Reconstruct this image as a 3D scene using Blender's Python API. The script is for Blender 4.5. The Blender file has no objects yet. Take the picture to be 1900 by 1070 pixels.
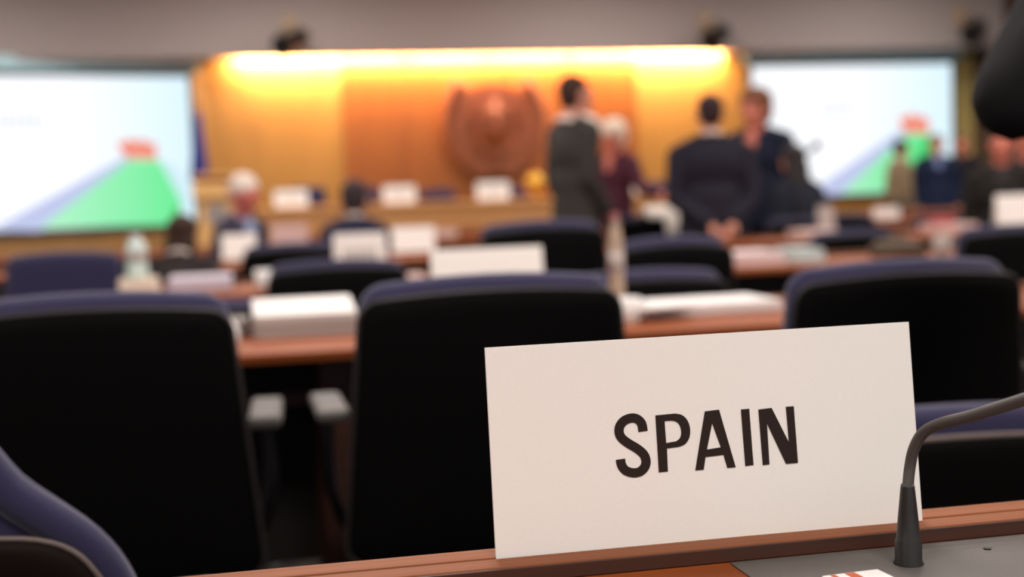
import bpy, bmesh, math, random
from mathutils import Vector, Matrix, Euler
random.seed(7)
C = bpy.context.scene.collection
PI = math.pi
R = math.radians

# ------------------------------------------------------------------ camera
W_, H_ = 1900.0, 1070.0
FPX = 2500.0
CAM = Vector((0, 0, 1.08))
YAW, PITCH, ROLL = R(12), math.atan((535 - 353) / FPX), R(2.0)
fwd = Vector((math.sin(YAW) * math.cos(PITCH), math.cos(YAW) * math.cos(PITCH), -math.sin(PITCH)))
rgt = fwd.cross(Vector((0, 0, 1))).normalized()
upv = rgt.cross(fwd)
# roll: picture content turns counter-clockwise
r2 = rgt * math.cos(ROLL) - upv * math.sin(ROLL)
u2 = upv * math.cos(ROLL) + rgt * math.sin(ROLL)


def ray(px, py):
    return fwd + r2 * ((px - W_ / 2) / FPX) + u2 * (-(py - H_ / 2) / FPX)


def PD(px, py, d): return CAM + ray(px, py) * d


def PY(px, py, Y):
    r = ray(px, py); return CAM + r * (Y / r.y)


def PZ(px, py, z):
    r = ray(px, py); return CAM + r * ((z - CAM.z) / r.z)


def depth(p): return (Vector(p) - CAM).dot(fwd)


cam = bpy.data.cameras.new('camera'); co = bpy.data.objects.new('camera', cam); C.objects.link(co)
m = Matrix((r2, u2, -fwd)).transposed().to_4x4(); m.translation = CAM
co.matrix_world = m
cam.sensor_width = 36; cam.lens = 36 * FPX / W_
cam.clip_start = 0.02
cam.dof.use_dof = True; cam.dof.focus_distance = 1.04; cam.dof.aperture_fstop = 3.4
bpy.context.scene.camera = co

# ------------------------------------------------------------------ materials
MATS = {}


def srgb(c):
    return tuple(((v / 255) / 12.92 if v / 255 <= .04045 else ((v / 255 + .055) / 1.055) ** 2.4) for v in c) + (1,)


def mat(name, col, rough=.6, metal=0, noise=0, scale=30, emit=0, bump=0, spec=.5, trans=0, sheen=0):
    if name in MATS: return MATS[name]
    m = bpy.data.materials.new(name); m.use_nodes = True
    nt = m.node_tree; b = nt.nodes['Principled BSDF']
    c = srgb(col)
    b.inputs['Base Color'].default_value = c
    b.inputs['Roughness'].default_value = rough
    b.inputs['Metallic'].default_value = metal
    b.inputs['Specular IOR Level'].default_value = spec
    b.inputs['Transmission Weight'].default_value = trans
    b.inputs['Sheen Weight'].default_value = sheen
    if noise or bump:
        tc = nt.nodes.new('ShaderNodeTexCoord')
        n = nt.nodes.new('ShaderNodeTexNoise'); n.inputs['Scale'].default_value = scale; n.inputs['Detail'].default_value = 4
        nt.links.new(tc.outputs['Object'], n.inputs['Vector'])
        if noise:
            mx = nt.nodes.new('ShaderNodeMix'); mx.data_type = 'RGBA'
            mx.inputs['A'].default_value = tuple(v * (1 - noise) for v in c[:3]) + (1,)
            mx.inputs['B'].default_value = tuple(min(1, v * (1 + noise)) for v in c[:3]) + (1,)
            nt.links.new(n.outputs['Fac'], mx.inputs['Factor']); nt.links.new(mx.outputs['Result'], b.inputs['Base Color'])
        if bump:
            bp = nt.nodes.new('ShaderNodeBump'); bp.inputs['Strength'].default_value = bump; bp.inputs['Distance'].default_value = .002
            nt.links.new(n.outputs['Fac'], bp.inputs['Height']); nt.links.new(bp.outputs['Normal'], b.inputs['Normal'])
    if emit:
        b.inputs['Emission Color'].default_value = c; b.inputs['Emission Strength'].default_value = emit
    MATS[name] = m; return m


def wood(name, c1, c2, rough=.4, axis='X', scale=6, spec=.5):
    if name in MATS: return MATS[name]
    m = bpy.data.materials.new(name); m.use_nodes = True
    nt = m.node_tree; b = nt.nodes['Principled BSDF']; b.inputs['Roughness'].default_value = rough
    b.inputs['Specular IOR Level'].default_value = spec
    tc = nt.nodes.new('ShaderNodeTexCoord'); mp = nt.nodes.new('ShaderNodeMapping')
    s = {'X': (.4, scale, scale), 'Z': (scale, scale, .3), 'Y': (scale, .4, scale)}[axis]
    mp.inputs['Scale'].default_value = s
    n = nt.nodes.new('ShaderNodeTexNoise'); n.inputs['Scale'].default_value = 3; n.inputs['Detail'].default_value = 6
    n.inputs['Distortion'].default_value = .6
    cr = nt.nodes.new('ShaderNodeValToRGB')
    cr.color_ramp.elements[0].position = .3; cr.color_ramp.elements[0].color = srgb(c1)
    cr.color_ramp.elements[1].position = .7; cr.color_ramp.elements[1].color = srgb(c2)
    nt.links.new(tc.outputs['Object'], mp.inputs['Vector']); nt.links.new(mp.outputs['Vector'], n.inputs['Vector'])
    nt.links.new(n.outputs['Fac'], cr.inputs['Fac']); nt.links.new(cr.outputs['Color'], b.inputs['Base Color'])
    MATS[name] = m; return m


def slat_wood(name, c1, c2, pitch, rough=.45):
    """vertical wood strips: grain plus a fine joint every `pitch` metres (object X)"""
    m = wood(name, c1, c2, rough, 'Z', 7)
    nt = m.node_tree; b = nt.nodes['Principled BSDF']
    tc = nt.nodes.new('ShaderNodeTexCoord'); sp = nt.nodes.new('ShaderNodeSeparateXYZ')
    nt.links.new(tc.outputs['Object'], sp.inputs[0])
    d = nt.nodes.new('ShaderNodeMath'); d.operation = 'DIVIDE'; d.inputs[1].default_value = pitch
    fr = nt.nodes.new('ShaderNodeMath'); fr.operation = 'FRACT'
    lt = nt.nodes.new('ShaderNodeMath'); lt.operation = 'LESS_THAN'; lt.inputs[1].default_value = .12
    nt.links.new(sp.outputs[0], d.inputs[0]); nt.links.new(d.outputs[0], fr.inputs[0]); nt.links.new(fr.outputs[0], lt.inputs[0])
    bp = nt.nodes.new('ShaderNodeBump'); bp.invert = True; bp.inputs['Distance'].default_value = .01
    nt.links.new(lt.outputs[0], bp.inputs['Height']); nt.links.new(bp.outputs['Normal'], b.inputs['Normal'])
    return m


NAVY = mat('navy_upholstery', (50, 46, 76), .9, noise=.25, scale=400, bump=.3, sheen=.25, spec=.2)
SHELL = mat('black_shell', (8, 7, 7), .7, spec=.08)
BROWN_SHELL = mat('dark_brown_shell', (24, 14, 11), .6, spec=.1)
RIM = mat('grey_edging', (112, 98, 94), .55)
ARM = mat('grey_armrest', (84, 78, 74), .6)
METAL = mat('dark_metal', (40, 38, 38), .4, metal=.8)
DESK = wood('desk_wood', (122, 58, 24), (154, 80, 36), .55, 'X', 9, .12)
LEDGE = wood('ledge_wood', (124, 72, 46), (146, 90, 60), .6, 'X', 25, .12)
DARKWOOD = wood('dark_wood', (52, 26, 16), (74, 38, 22), .5, 'X', 12)
DARKPANEL = mat('dark_panel', (24, 16, 13), .6)
CARD = mat('placard_card', (244, 240, 235), .75, noise=.03, scale=500, spec=.2)
INK = mat('ink', (43, 31, 27), .7, spec=.2)
PAPER = mat('white_paper', (232, 226, 224), .8, spec=.2)
PAPERG = mat('grey_paper', (178, 164, 158), .8, spec=.2)
PAPERP = mat('pale_pink_paper', (214, 186, 180), .8, spec=.2)
BLACKP = mat('black_plastic', (26, 24, 24), .45)
NECK = mat('gooseneck_rubber', (62, 54, 50), .5, noise=.1, scale=900)
CONSOLE = mat('console_grey', (90, 84, 80), .55, noise=.08, scale=300, bump=.2)
WHITEP = mat('white_plastic', (236, 230, 226), .35)
WHITE_CLOTH = mat('white_cloth', (228, 216, 206), .85)
CLEAR = mat('bottle_plastic', (205, 222, 216), .25, spec=.6)
GOLD = mat('brass', (222, 168, 66), .35, metal=.6)
RED = mat('red_card', (170, 44, 44), .6)


# ------------------------------------------------------------------ mesh helpers
def obj(name, bm, material=None, parent=None, smooth=False):
    me = bpy.data.meshes.new(name); bmesh.ops.recalc_face_normals(bm, faces=bm.faces)
    bm.to_mesh(me); bm.free()
    o = bpy.data.objects.new(name, me); C.objects.link(o)
    if material: me.materials.append(material)
    if smooth:
        for p in me.polygons: p.use_smooth = True
    if parent is not None: o.parent = parent
    return o


def thing(name, label, cat, loc=(0, 0, 0), rz=0, group=None):
    o = bpy.data.objects.new(name, None); C.objects.link(o); o.empty_display_size = .1
    o.location = loc; o.rotation_euler = (0, 0, rz)
    o['label'] = label; o['category'] = cat
    if group: o['group'] = group
    return o


def tag(o, label, cat, group=None):
    o['label'] = label; o['category'] = cat
    if group: o['group'] = group
    return o


def struct(name, bm, material, smooth=False):
    o = obj(name, bm, material, None, smooth); o['kind'] = 'structure'; return o


def box(bm, lo, hi, bev=0, M=None):
    r = bmesh.ops.create_cube(bm, size=1)
    lo, hi = Vector(lo), Vector(hi)
    for v in r['verts']:
        v.co = Vector(((v.co.x + .5) * (hi.x - lo.x) + lo.x, (v.co.y + .5) * (hi.y - lo.y) + lo.y, (v.co.z + .5) * (hi.z - lo.z) + lo.z))
    vs = r['verts']
    if bev:
        es = list({e for v in vs for e in v.link_edges})
        rb = bmesh.ops.bevel(bm, geom=es, offset=bev, segments=2, profile=.5, affect='EDGES')
        vs = list({v for f in rb['faces'] for v in f.verts} | {v for v in vs if v.is_valid})
    if M is not None:
        for v in vs: v.co = M @ v.co
    return bm


def mbox(lo, hi, bev=0, M=None):
    return box(bmesh.new(), lo, hi, bev, M)


def sphere(bm, c, r, M=None, sub=3):
    """ellipsoid; r may be a triple; M rotates about its own centre"""
    if not hasattr(r, '__len__'): r = (r, r, r)
    q = bmesh.ops.create_icosphere(bm, subdivisions=sub, radius=1)
    for v in q['verts']:
        p = Vector((v.co.x * r[0], v.co.y * r[1], v.co.z * r[2]))
        if M is not None: p = M @ p
        v.co = p + Vector(c)


def cone(bm, a, b, ra, rb, seg=16, caps=True):
    a, b = Vector(a), Vector(b); d = b - a
    if d.length < 1e-6: return
    q = d.to_track_quat('Z', 'Y').to_matrix().to_4x4(); q.translation = (a + b) / 2
    bmesh.ops.create_cone(bm, cap_ends=caps, segments=seg, radius1=ra, radius2=rb, depth=d.length, matrix=q)


def limb(bm, a, b, ra, rb):
    cone(bm, a, b, ra, rb); sphere(bm, a, ra, sub=2); sphere(bm, b, rb, sub=2)


def smooth_path(pts, n=8):
    pts = [Vector(p) for p in pts]; out = []
    for i in range(len(pts) - 1):
        p0 = pts[max(i - 1, 0)]; p1 = pts[i]; p2 = pts[i + 1]; p3 = pts[min(i + 2, len(pts) - 1)]
        for k in range(n):
            t = k / n
            out.append(.5 * ((2 * p1) + (p2 - p0) * t + (2 * p0 - 5 * p1 + 4 * p2 - p3) * t * t + (3 * p1 - p0 - 3 * p2 + p3) * t ** 3))
    out.append(pts[-1]); return out


def tube(bm, pts, rad, seg=10, closed=False):
    pts = [Vector(p) for p in pts]; n = len(pts)
    if not hasattr(rad, '__len__'): rad = [rad] * n
    rings = []; ref = None
    for i, p in enumerate(pts):
        if closed: t = pts[(i + 1) % n] - pts[i - 1]
        else: t = pts[min(i + 1, n - 1)] - pts[max(i - 1, 0)]
        t.normalize()
        if ref is None: ref = t.orthogonal().normalized()
        ref = (ref - t * ref.dot(t)).normalized(); b = t.cross(ref)
        rings.append([bm.verts.new(p + (ref * math.cos(2 * PI * k / seg) + b * math.sin(2 * PI * k / seg)) * rad[i]) for k in range(seg)])
    for i in range(n if closed else n - 1):
        a, b = rings[i], rings[(i + 1) % n]
        for k in range(seg): bm.faces.new((a[k], a[(k + 1) % seg], b[(k + 1) % seg], b[k]))
    if not closed:
        bm.faces.new(rings[0][::-1]); bm.faces.new(rings[-1])
    return bm


def lathe(bm, prof, c=(0, 0, 0), seg=24):
    c = Vector(c); rings = []
    for r, z in prof:
        rings.append([bm.verts.new(c + Vector((r * math.cos(2 * PI * k / seg), r * math.sin(2 * PI * k / seg), z))) for k in range(seg)])
    for i in range(len(rings) - 1):
        for k in range(seg): bm.faces.new((rings[i][k], rings[i][(k + 1) % seg], rings[i + 1][(k + 1) % seg], rings[i + 1][k]))
    bm.faces.new(rings[0][::-1]); bm.faces.new(rings[-1]); return bm


def remesh(prims, voxel, it=4, fac=.5):
    """union of overlapping closed pieces as one continuous surface"""
    bm = bmesh.new(); prims(bm)
    me = bpy.data.meshes.new('tmp'); bmesh.ops.recalc_face_normals(bm, faces=bm.faces); bm.to_mesh(me); bm.free()
    o = bpy.data.objects.new('tmp', me); C.objects.link(o)
    r = o.modifiers.new('r', 'REMESH'); r.mode = 'VOXEL'; r.voxel_size = voxel; r.use_smooth_shade = True
    s = o.modifiers.new('s', 'SMOOTH'); s.iterations = it; s.factor = fac
    dg = bpy.context.evaluated_depsgraph_get()
    me2 = bpy.data.meshes.new_from_object(o.evaluated_get(dg))
    bpy.data.objects.remove(o); bpy.data.meshes.remove(me)
    for p in me2.polygons: p.use_smooth = True
    return me2


def meobj(name, me, material, parent=None):
    me.name = name; me.materials.clear(); me.materials.append(material)
    o = bpy.data.objects.new(name, me); C.objects.link(o)
    if parent is not None: o.parent = parent
    return o


def copy_tree(o, parent=None):
    c = o.copy(); C.objects.link(c)
    if parent is not None: c.parent = parent
    for ch in list(o.children): copy_tree(ch, c)
    return c


def round_outline(w, top, bot, r, flare=0.0, n=6):
    """outline (x,z), counter-clockwise from bottom right, rounded corners, wider at the bottom by flare each side"""
    h = w / 2; pts = []
    def arc(cx, cz, a0, a1, rr):
        for k in range(n + 1):
            a = a0 + (a1 - a0) * k / n; pts.append((cx + rr * math.cos(a), cz + rr * math.sin(a)))
    arc(h + flare - .04, bot + .04, -PI / 2, 0, .04)
    arc(h - r, top - r, 0, PI / 2, r)
    # gentle crown across the top
    for k in range(1, 8):
        x = (h - r) * (1 - 2 * k / 8); pts.append((x, top + .010 * (1 - (x / (h - r)) ** 2)))
    arc(-h + r, top - r, PI / 2, PI, r)
    arc(-h - flare + .04, bot + .04, PI, 1.5 * PI, .04)
    return pts


def pillow(outline, yb, yf, curve=.3, hard=6, tilt=0.0, zref=0.0):
    """rounded slab filling an (x,z) outline between y=yb (back) and y=yf (front); ends curl forward by curve*x^2"""
    bm = bmesh.new()
    cx = sum(p[0] for p in outline) / len(outline); cz = sum(p[1] for p in outline) / len(outline)
    ym = (yb + yf) / 2; ht = (yf - yb) / 2
    S = [1.0, .985, .95, .88, .75, .55, .3]

    def ringpts(s, side):
        k = math.sqrt(max(0, 1 - s ** (2 * hard)))
        out = []
        for x, z in outline:
            X = cx + (x - cx) * s; Z = cz + (z - cz) * s
            out.append(bm.verts.new((X, ym + side * ht * k + curve * X * X + tilt * (Z - zref), Z)))
        return out
    n = len(outline)
    rim = ringpts(1.0, 0)
    for side in (1, -1):
        prev = rim
        for s in S[1:]:
            cur = ringpts(s, side)
            for i in range(n): bm.faces.new((prev[i], prev[(i + 1) % n], cur[(i + 1) % n], cur[i]))
            prev = cur
        c = bm.verts.new((cx, ym + side * ht + curve * cx * cx + tilt * (cz - zref), cz))
        for i in range(n): bm.faces.new((prev[i], prev[(i + 1) % n], c))
    return bm


# ------------------------------------------------------------------ the room
ZS = 2.81          # underside of the bulkhead
YB = 16.9          # bulkhead face
YW = 17.7          # back wall
xl = PY(385, 300, YW).x; xr = PY(1395, 300, YW).x
xR = PY(1806, 200, YW).x
xa = PY(640, 300, YW).x; xb = PY(1182, 300, YW).x
WL = slat_wood('pale_wall_veneer', (172, 118, 46), (190, 134, 56), .12)
WC = slat_wood('red_brown_wall_veneer', (140, 72, 12), (162, 90, 20), .12)
WS = slat_wood('side_wall_veneer', (168, 122, 66), (184, 136, 78), .12)
struct('wall_back', mbox((xl, YW, 0), (xa, YW + .2, 4)), WL)
struct('wall_back', mbox((xa, YW - .02, 0), (xb, YW + .2, 4)), WC)
xe = PY(1766, 200, YW).x
struct('wall_back', mbox((xb, YW, 0), (xe, YW + .2, 4)), WL)
struct('wall_back', mbox((xe, YW, 0), (xR + .2, YW + .2, 4)), slat_wood('screen_lit_veneer', (196, 172, 104), (210, 186, 118), .12))  # strip beside the screen: its light on the wood put into a lighter base colour
# left part of the wall comes forward at an angle
aL = R(15)
wlen = 7.0
ML = Matrix.Translation((xl, YW, 0)) @ Matrix.Rotation(aL, 4, 'Z')
o = struct('wall_left', mbox((-wlen, 0, 0), (0, .2, 4)), WS); o.matrix_world = ML
o = struct('wall_left', mbox((-.2, -26, 0), (0, 0, 4)), mat('plain_wall', (150, 130, 115), .8))
o.matrix_world = Matrix.Translation(ML @ Vector((-wlen, 0, 0)))
struct('wall_right', mbox((xR, -8, 0), (xR + .2, YW, 4)), mat('dark_brown_wall', (78, 54, 40), .7, noise=.15, scale=4))
struct('floor', mbox((-9, -8, -.1), (xR + .3, YW + .3, 0)), mat('dark_carpet', (46, 34, 32), .95, noise=.3, scale=60, bump=.4))
struct('ceiling', mbox((-9, -8, 4.0), (xR + .3, YW + .3, 4.1)), mat('ceiling_paint', (190, 178, 170), .9))
BULK = mat('bulkhead_plaster', (168, 156, 153), .9, noise=.06, scale=25)
struct('trim_1', mbox((-9, YB, ZS), (xR, YB + .12, 4.0), .01), BULK)          # bulkhead in front of the cove
struct('trim_2', mbox((PY(398, 200, YB).x - .6, YB + .12, ZS), (PY(398, 200, YB).x, YW - .03, ZS + .06)), DARKWOOD)
struct('trim_3', mbox((PY(1385, 200, YB).x, YB + .12, ZS), (PY(1385, 200, YB).x + .5, YW - .01, ZS + .06)), DARKWOOD)

# cove lamps hidden behind the bulkhead
TUBE = mat('lit_tube', (255, 214, 150), .5, emit=3)
x0, x1 = PY(432, 120, YW).x, PY(1352, 120, YW).x
n = 6
for i in range(n):
    a = x0 + (x1 - x0) * i / n; b = x0 + (x1 - x0) * (i + 1) / n
    t = thing('cove_lamp', 'warm strip lamp glowing along the top of the wood wall behind the bulkhead', 'lamp', ((a + b) / 2, YB + .36, ZS + .13), 0, 'cove lamps above the wood wall')
    bm = bmesh.new(); cone(bm, (-(b - a) / 2 + .03, 0, 0), ((b - a) / 2 - .03, 0, 0), .02, .02, 10); obj('tube', bm, TUBE, t, True)
    obj('batten', mbox((-(b - a) / 2 + .02, -.03, .022), ((b - a) / 2 - .02, .03, .06)), WHITEP, t)
    L = bpy.data.lights.new('cove_light', 'AREA'); L.shape = 'RECTANGLE'; L.size = (b - a) - .04; L.size_y = .1
    L.energy = 76; L.color = (1, .76, .58)
    lo = bpy.data.objects.new('cove_light', L); C.objects.link(lo)
    lo.location = ((a + b) / 2, YW - .15, ZS + .10); lo.rotation_euler = (R(40), 0, 0)

# ------------------------------------------------------------------ carved emblem
EMB = wood('carved_wood', (132, 66, 30), (158, 86, 46), .5, 'Z', 9)
ec = PY(917, 238, YW - .128)
em = thing('mounted_emblem', 'round carved wooden emblem with globe, anchor and laurel wreath on the centre wood panel', 'emblem', ec)
s = .60
bm = bmesh.new()
q = bmesh.ops.create_cone(bm, cap_ends=True, segments=48, radius1=s * .98, radius2=s * .98, depth=.10, matrix=Matrix.Rotation(PI / 2, 4, 'X') @ Matrix.Translation((0, 0, -.05)))
obj('backing_disc', bm, EMB, em)
bm = bmesh.new(); sphere(bm, (0, -.02, 0.03), (s * .42, .055, s * .42)); g = obj('globe', bm, EMB, em, True)
bm = bmesh.new()
for k in range(-2, 3):
    rr = s * .42; x = rr * math.sin(k * PI / 6)
    pts = [(x * math.cos(a), -.03 - .05 * math.sqrt(max(0, 1 - (x * math.cos(a) / rr) ** 2 - (math.sin(a)) ** 2)), .03 + rr * math.sin(a)) for a in [(-.48 + .96 * j / 12) * PI for j in range(13)]]
    tube(bm, pts, .009, 6)
obj('meridians', bm, EMB, em, True)
bm = bmesh.new()
for k in range(30):
    a = 2 * PI * k / 30
    cxx, czz = s * .56 * math.cos(a), .03 + s * .56 * math.sin(a)
    pts = [(cxx + .045 * math.cos(b) * -math.sin(a) + .022 * math.sin(b) * math.cos(a), -.03 + (.01 if k % 2 else 0), czz + .045 * math.cos(b) * math.cos(a) + .022 * math.sin(b) * math.sin(a)) for b in [2 * PI * j / 8 for j in range(8)]]
    tube(bm, pts, .010, 5, True)
ch = obj('chain', bm, EMB, em, True); ch['kind'] = 'stuff'
bm = bmesh.new()
tube(bm, [(0, -.13, s * .62), (0, -.15, -s * .5)], .03, 8); tube(bm, [(-.14, -.13, s * .36), (.14, -.13, s * .36)], .022, 8)
tube(bm, smooth_path([(-.26, -.12, -s * .18), (-.2, -.13, -s * .42), (0, -.15, -s * .55), (.2, -.13, -s * .42), (.26, -.12, -s * .18)], 5), .03, 8)
tube(bm, [(.055 * math.cos(a), -.13, s * .70 + .055 * math.sin(a)) for a in [2 * PI * j / 12 for j in range(12)]], .014, 6, True)
obj('anchor', bm, EMB, em, True)
for sd in (-1, 1):
    bm = bmesh.new()
    br = [(sd * s * (.12), -.03, -s * .98), (sd * s * .48, -.04, -s * .84), (sd * s * .84, -.04, -s * .45), (sd * s * .98, -.04, s * .05), (sd * s * .92, -.04, s * .52), (sd * s * .74, -.03, s * .9)]
    sp = smooth_path(br, 6); tube(bm, sp, .018, 6)
    for j in range(1, len(sp) - 1):
        tdir = (sp[j + 1] - sp[j - 1]).normalized(); ang = math.atan2(tdir.z, tdir.x)
        for e in (-.7, .7):
            d = Vector((math.cos(ang + e), 0, math.sin(ang + e)))
            sphere(bm, sp[j] + d * .075 + Vector((0, -.02, 0)), (.085, .025, .032), Matrix.Rotation(-(ang + e), 3, 'Y'), 2)
    obj('laurel_branch', bm, EMB, em, True)

# ------------------------------------------------------------------ screens
def emis(name, c1, c2=None, strength=1.0, axis='X', a=0, b=1, flat=0):
    m = bpy.data.materials.new(name); m.use_nodes = True; nt = m.node_tree
    for nd in list(nt.nodes):
        if nd.type == 'BSDF_PRINCIPLED': nt.nodes.remove(nd)
    e = nt.nodes.new('ShaderNodeEmission'); e.inputs['Strength'].default_value = strength
    nt.links.new(e.outputs[0], nt.nodes['Material Output'].inputs[0])
    if c2 is None: e.inputs['Color'].default_value = srgb(c1)
    else:
        tc = nt.nodes.new('ShaderNodeTexCoord'); sp = nt.nodes.new('ShaderNodeSeparateXYZ')
        mr = nt.nodes.new('ShaderNodeMapRange'); mr.inputs['From Min'].default_value = a; mr.inputs['From Max'].default_value = b
        cr = nt.nodes.new('ShaderNodeValToRGB'); cr.color_ramp.elements[0].color = srgb(c1); cr.color_ramp.elements[1].color = srgb(c2)
        nt.links.new(tc.outputs['Object'], sp.inputs[0]); nt.links.new(sp.outputs['XYZ'.index(axis)], mr.inputs['Value'])
        nt.links.new(mr.outputs[0], cr.inputs['Fac']); nt.links.new(cr.outputs['Color'], e.inputs['Color'])
    return m


def screen(name, label, origin, ang, w, h, gpts):
    """origin = lower left corner of the picture area; w,h metres; slide shapes in 0..1 picture units"""
    t = thing(name, label, 'projection screen', origin, ang)
    obj('screen_frame', mbox((-.05, .0, -.05), (w + .05, .05, h + .05)), mat('screen_edge', (70, 80, 84), .5), t)
    BG = emis('slide_background_' + gpts['id'], (249, 251, 255), (214, 238, 248), 1.12, 'X', w * .45, w)
    obj('picture', mbox((0, -.012, 0), (w, .0, h)), BG, t)

    def poly(nm, pts, m_, y):
        bm = bmesh.new(); vs = [bm.verts.new((p[0] * w, y, p[1] * h)) for p in pts]
        f = bm.faces.new(vs); r = bmesh.ops.extrude_face_region(bm, geom=[f])
        for v in [v for v in r['geom'] if isinstance(v, bmesh.types.BMVert)]: v.co.y -= .002
        return obj(nm, bm, m_, t)
    for nm, pts, m_, y in gpts['shapes']: poly(nm, pts, m_, y)
    obj('housing', mbox((-.12, -.12, h + .06), (w + .12, .1, h + .06 + gpts['house']), .02), mat('screen_housing', (188, 226, 236), .6), t)
    return t


GR1 = emis('slide_green', (190, 250, 216), (120, 242, 160), 1.0, 'X', .6, 2.4)
GR2 = emis('slide_green_dark', (70, 200, 110), None, 1.0)
VI = emis('slide_violet', (196, 204, 240), None, 1.0)
RD = emis('slide_coral', (246, 150, 130), None, 1.0)
TX = emis('slide_grey_text', (214, 216, 224), None, 1.0)
CY = emis('slide_pale_cyan', (212, 240, 250), None, 1.0)


def textbars(x, z, n_, sc):
    out = []; random.seed(3)
    for i in range(n_):
        wd = sc * (.6 + random.random() * .6)
        out.append(('slide_text', [(x, z), (x + wd, z), (x + wd, z + .045), (x, z + .045)], TX, -.014)); x += wd + sc * .5
    return out


# left screen: local frame on angled wall
def on_left(px, py, off=.1):
    r = ray(px, py); nrm = Vector((math.sin(aL), -math.cos(aL), 0)); p0 = Vector((xl, YW, 0)) + nrm * off
    t = (p0 - CAM).dot(nrm) / r.dot(nrm); return CAM + r * t


ex = Vector((math.cos(aL), math.sin(aL), 0))
pbr = on_left(362, 413); ptr = on_left(352, 143); pl = on_left(-70, 443)
w = (pbr - pl).dot(ex); h = ptr.z - pbr.z
pxw = 432


def L(px, py): return ((px + 70 + (py - 143) * -.04) / pxw, (440 - (px * .07) - py) / 285.0)


shapes = [('slide_band', [L(-10, 438), L(80, 438), L(250, 297), L(243, 288)], VI, -.013),
          ('slide_hill', [L(78, 432), L(205, 330), L(246, 297), L(304, 295), L(345, 372), L(345, 418)], GR1, -.014),
          ('slide_stripe', [L(304, 295), L(330, 300), L(362, 345), L(362, 400), L(345, 380)], CY, -.0135),
          ('slide_crown', [L(240, 294), L(218, 262), L(232, 266), L(246, 254), L(258, 262), L(268, 255), L(284, 262), L(298, 262), L(298, 294)], RD, -.015),
          ('slide_shade', [L(334, 385), L(345, 378), L(345, 418), L(318, 420)], GR2, -.0155)]
shapes += textbars(L(8, 245)[0], L(8, 245)[1], 6, .025)
org = pl.copy(); org.z = pbr.z
screen('projection_screen', 'large bright projection screen at the left edge, showing a green hill slide', org, aL, w, h, dict(id='a', shapes=shapes, house=.17))
# right screen on the back wall
YS = YW - .1
pbl = PY(1400, 366, YS); pbr = PY(1767, 354, YS); ptl = PY(1400, 124, YS)
w = pbr.x - pbl.x; h = ptl.z - pbl.z


def Q(px, py): return ((px - 1400) / 367.0, (368 - (px - 1400) * .042 - py) / 240.0)


GR3 = emis('slide_green_b', (190, 250, 216), (110, 236, 150), 1.0, 'X', w * .35, w * .8)
shapes = [('slide_band', [Q(1490, 364), Q(1560, 362), Q(1690, 248), Q(1668, 240)], VI, -.013),
          ('slide_hill', [Q(1556, 361), Q(1676, 250), Q(1722, 246), Q(1745, 300), Q(1745, 352)], GR3, -.014),
          ('slide_shade', [Q(1700, 290), Q(1722, 246), Q(1736, 280), Q(1736, 320), Q(1690, 320)], GR2, -.0155),
          ('slide_crown', [Q(1676, 246), Q(1664, 214), Q(1680, 216), Q(1690, 206), Q(1700, 214), Q(1712, 212), Q(1724, 222), Q(1722, 246)], RD, -.015)]
shapes += textbars(Q(1522, 208)[0], Q(1522, 208)[1], 4, .03)
screen('projection_screen', 'bright projection screen on the right, behind the standing group', pbl, 0, w, h, dict(id='b', shapes=shapes, house=.14))

# ------------------------------------------------------------------ spotlights on the bulkhead
def spot(px, py, label, sc=1):
    p = PY(px, py, YB - .34)
    t = thing('stage_spotlight', label, 'spotlight', p, R(8), 'spotlights on the bulkhead')
    obj('mount_plate', mbox((-.1, .30, .06), (.08, .335, .34), .01), mat('beige_paint', (184, 158, 132), .6), t)
    bm = bmesh.new(); box(bm, (-.035, .05, .12), (.015, .31, .17)); obj('bracket', bm, mat('beige_paint', (184, 158, 132), .6), t)
    bm = bmesh.new(); cone(bm, (.12, .05, .06), (-.15, -.14, -.08), .085, .12, 20); obj('lamp_head', bm, BLACKP, t, False)
    bm = bmesh.new(); tube(bm, smooth_path([(-.15, -.02, 0), (-.16, .02, .1), (-.01, .05, .16), (.13, 0, .1), (.13, -.04, 0)], 4), .012, 6); obj('yoke', bm, BLACKP, t, True)
    bm = bmesh.new(); cone(bm, (-.15, -.14, -.08), (-.21, -.185, -.112), .12, .15, 20, False)
    for f in list(bm.faces): pass
    sd = obj('hood', bm, BLACKP, t); md = sd.modifiers.new('s', 'SOLIDIFY'); md.thickness = .006
    return t


spot(548, 74, 'black spotlight with beige bracket above the left end of the wood wall')
spot(1333, 64, 'black spotlight with beige bracket above the suited man with clasped hands')
spot(1810, 52, 'black spotlight with beige bracket at the far right above the screen')


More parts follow.
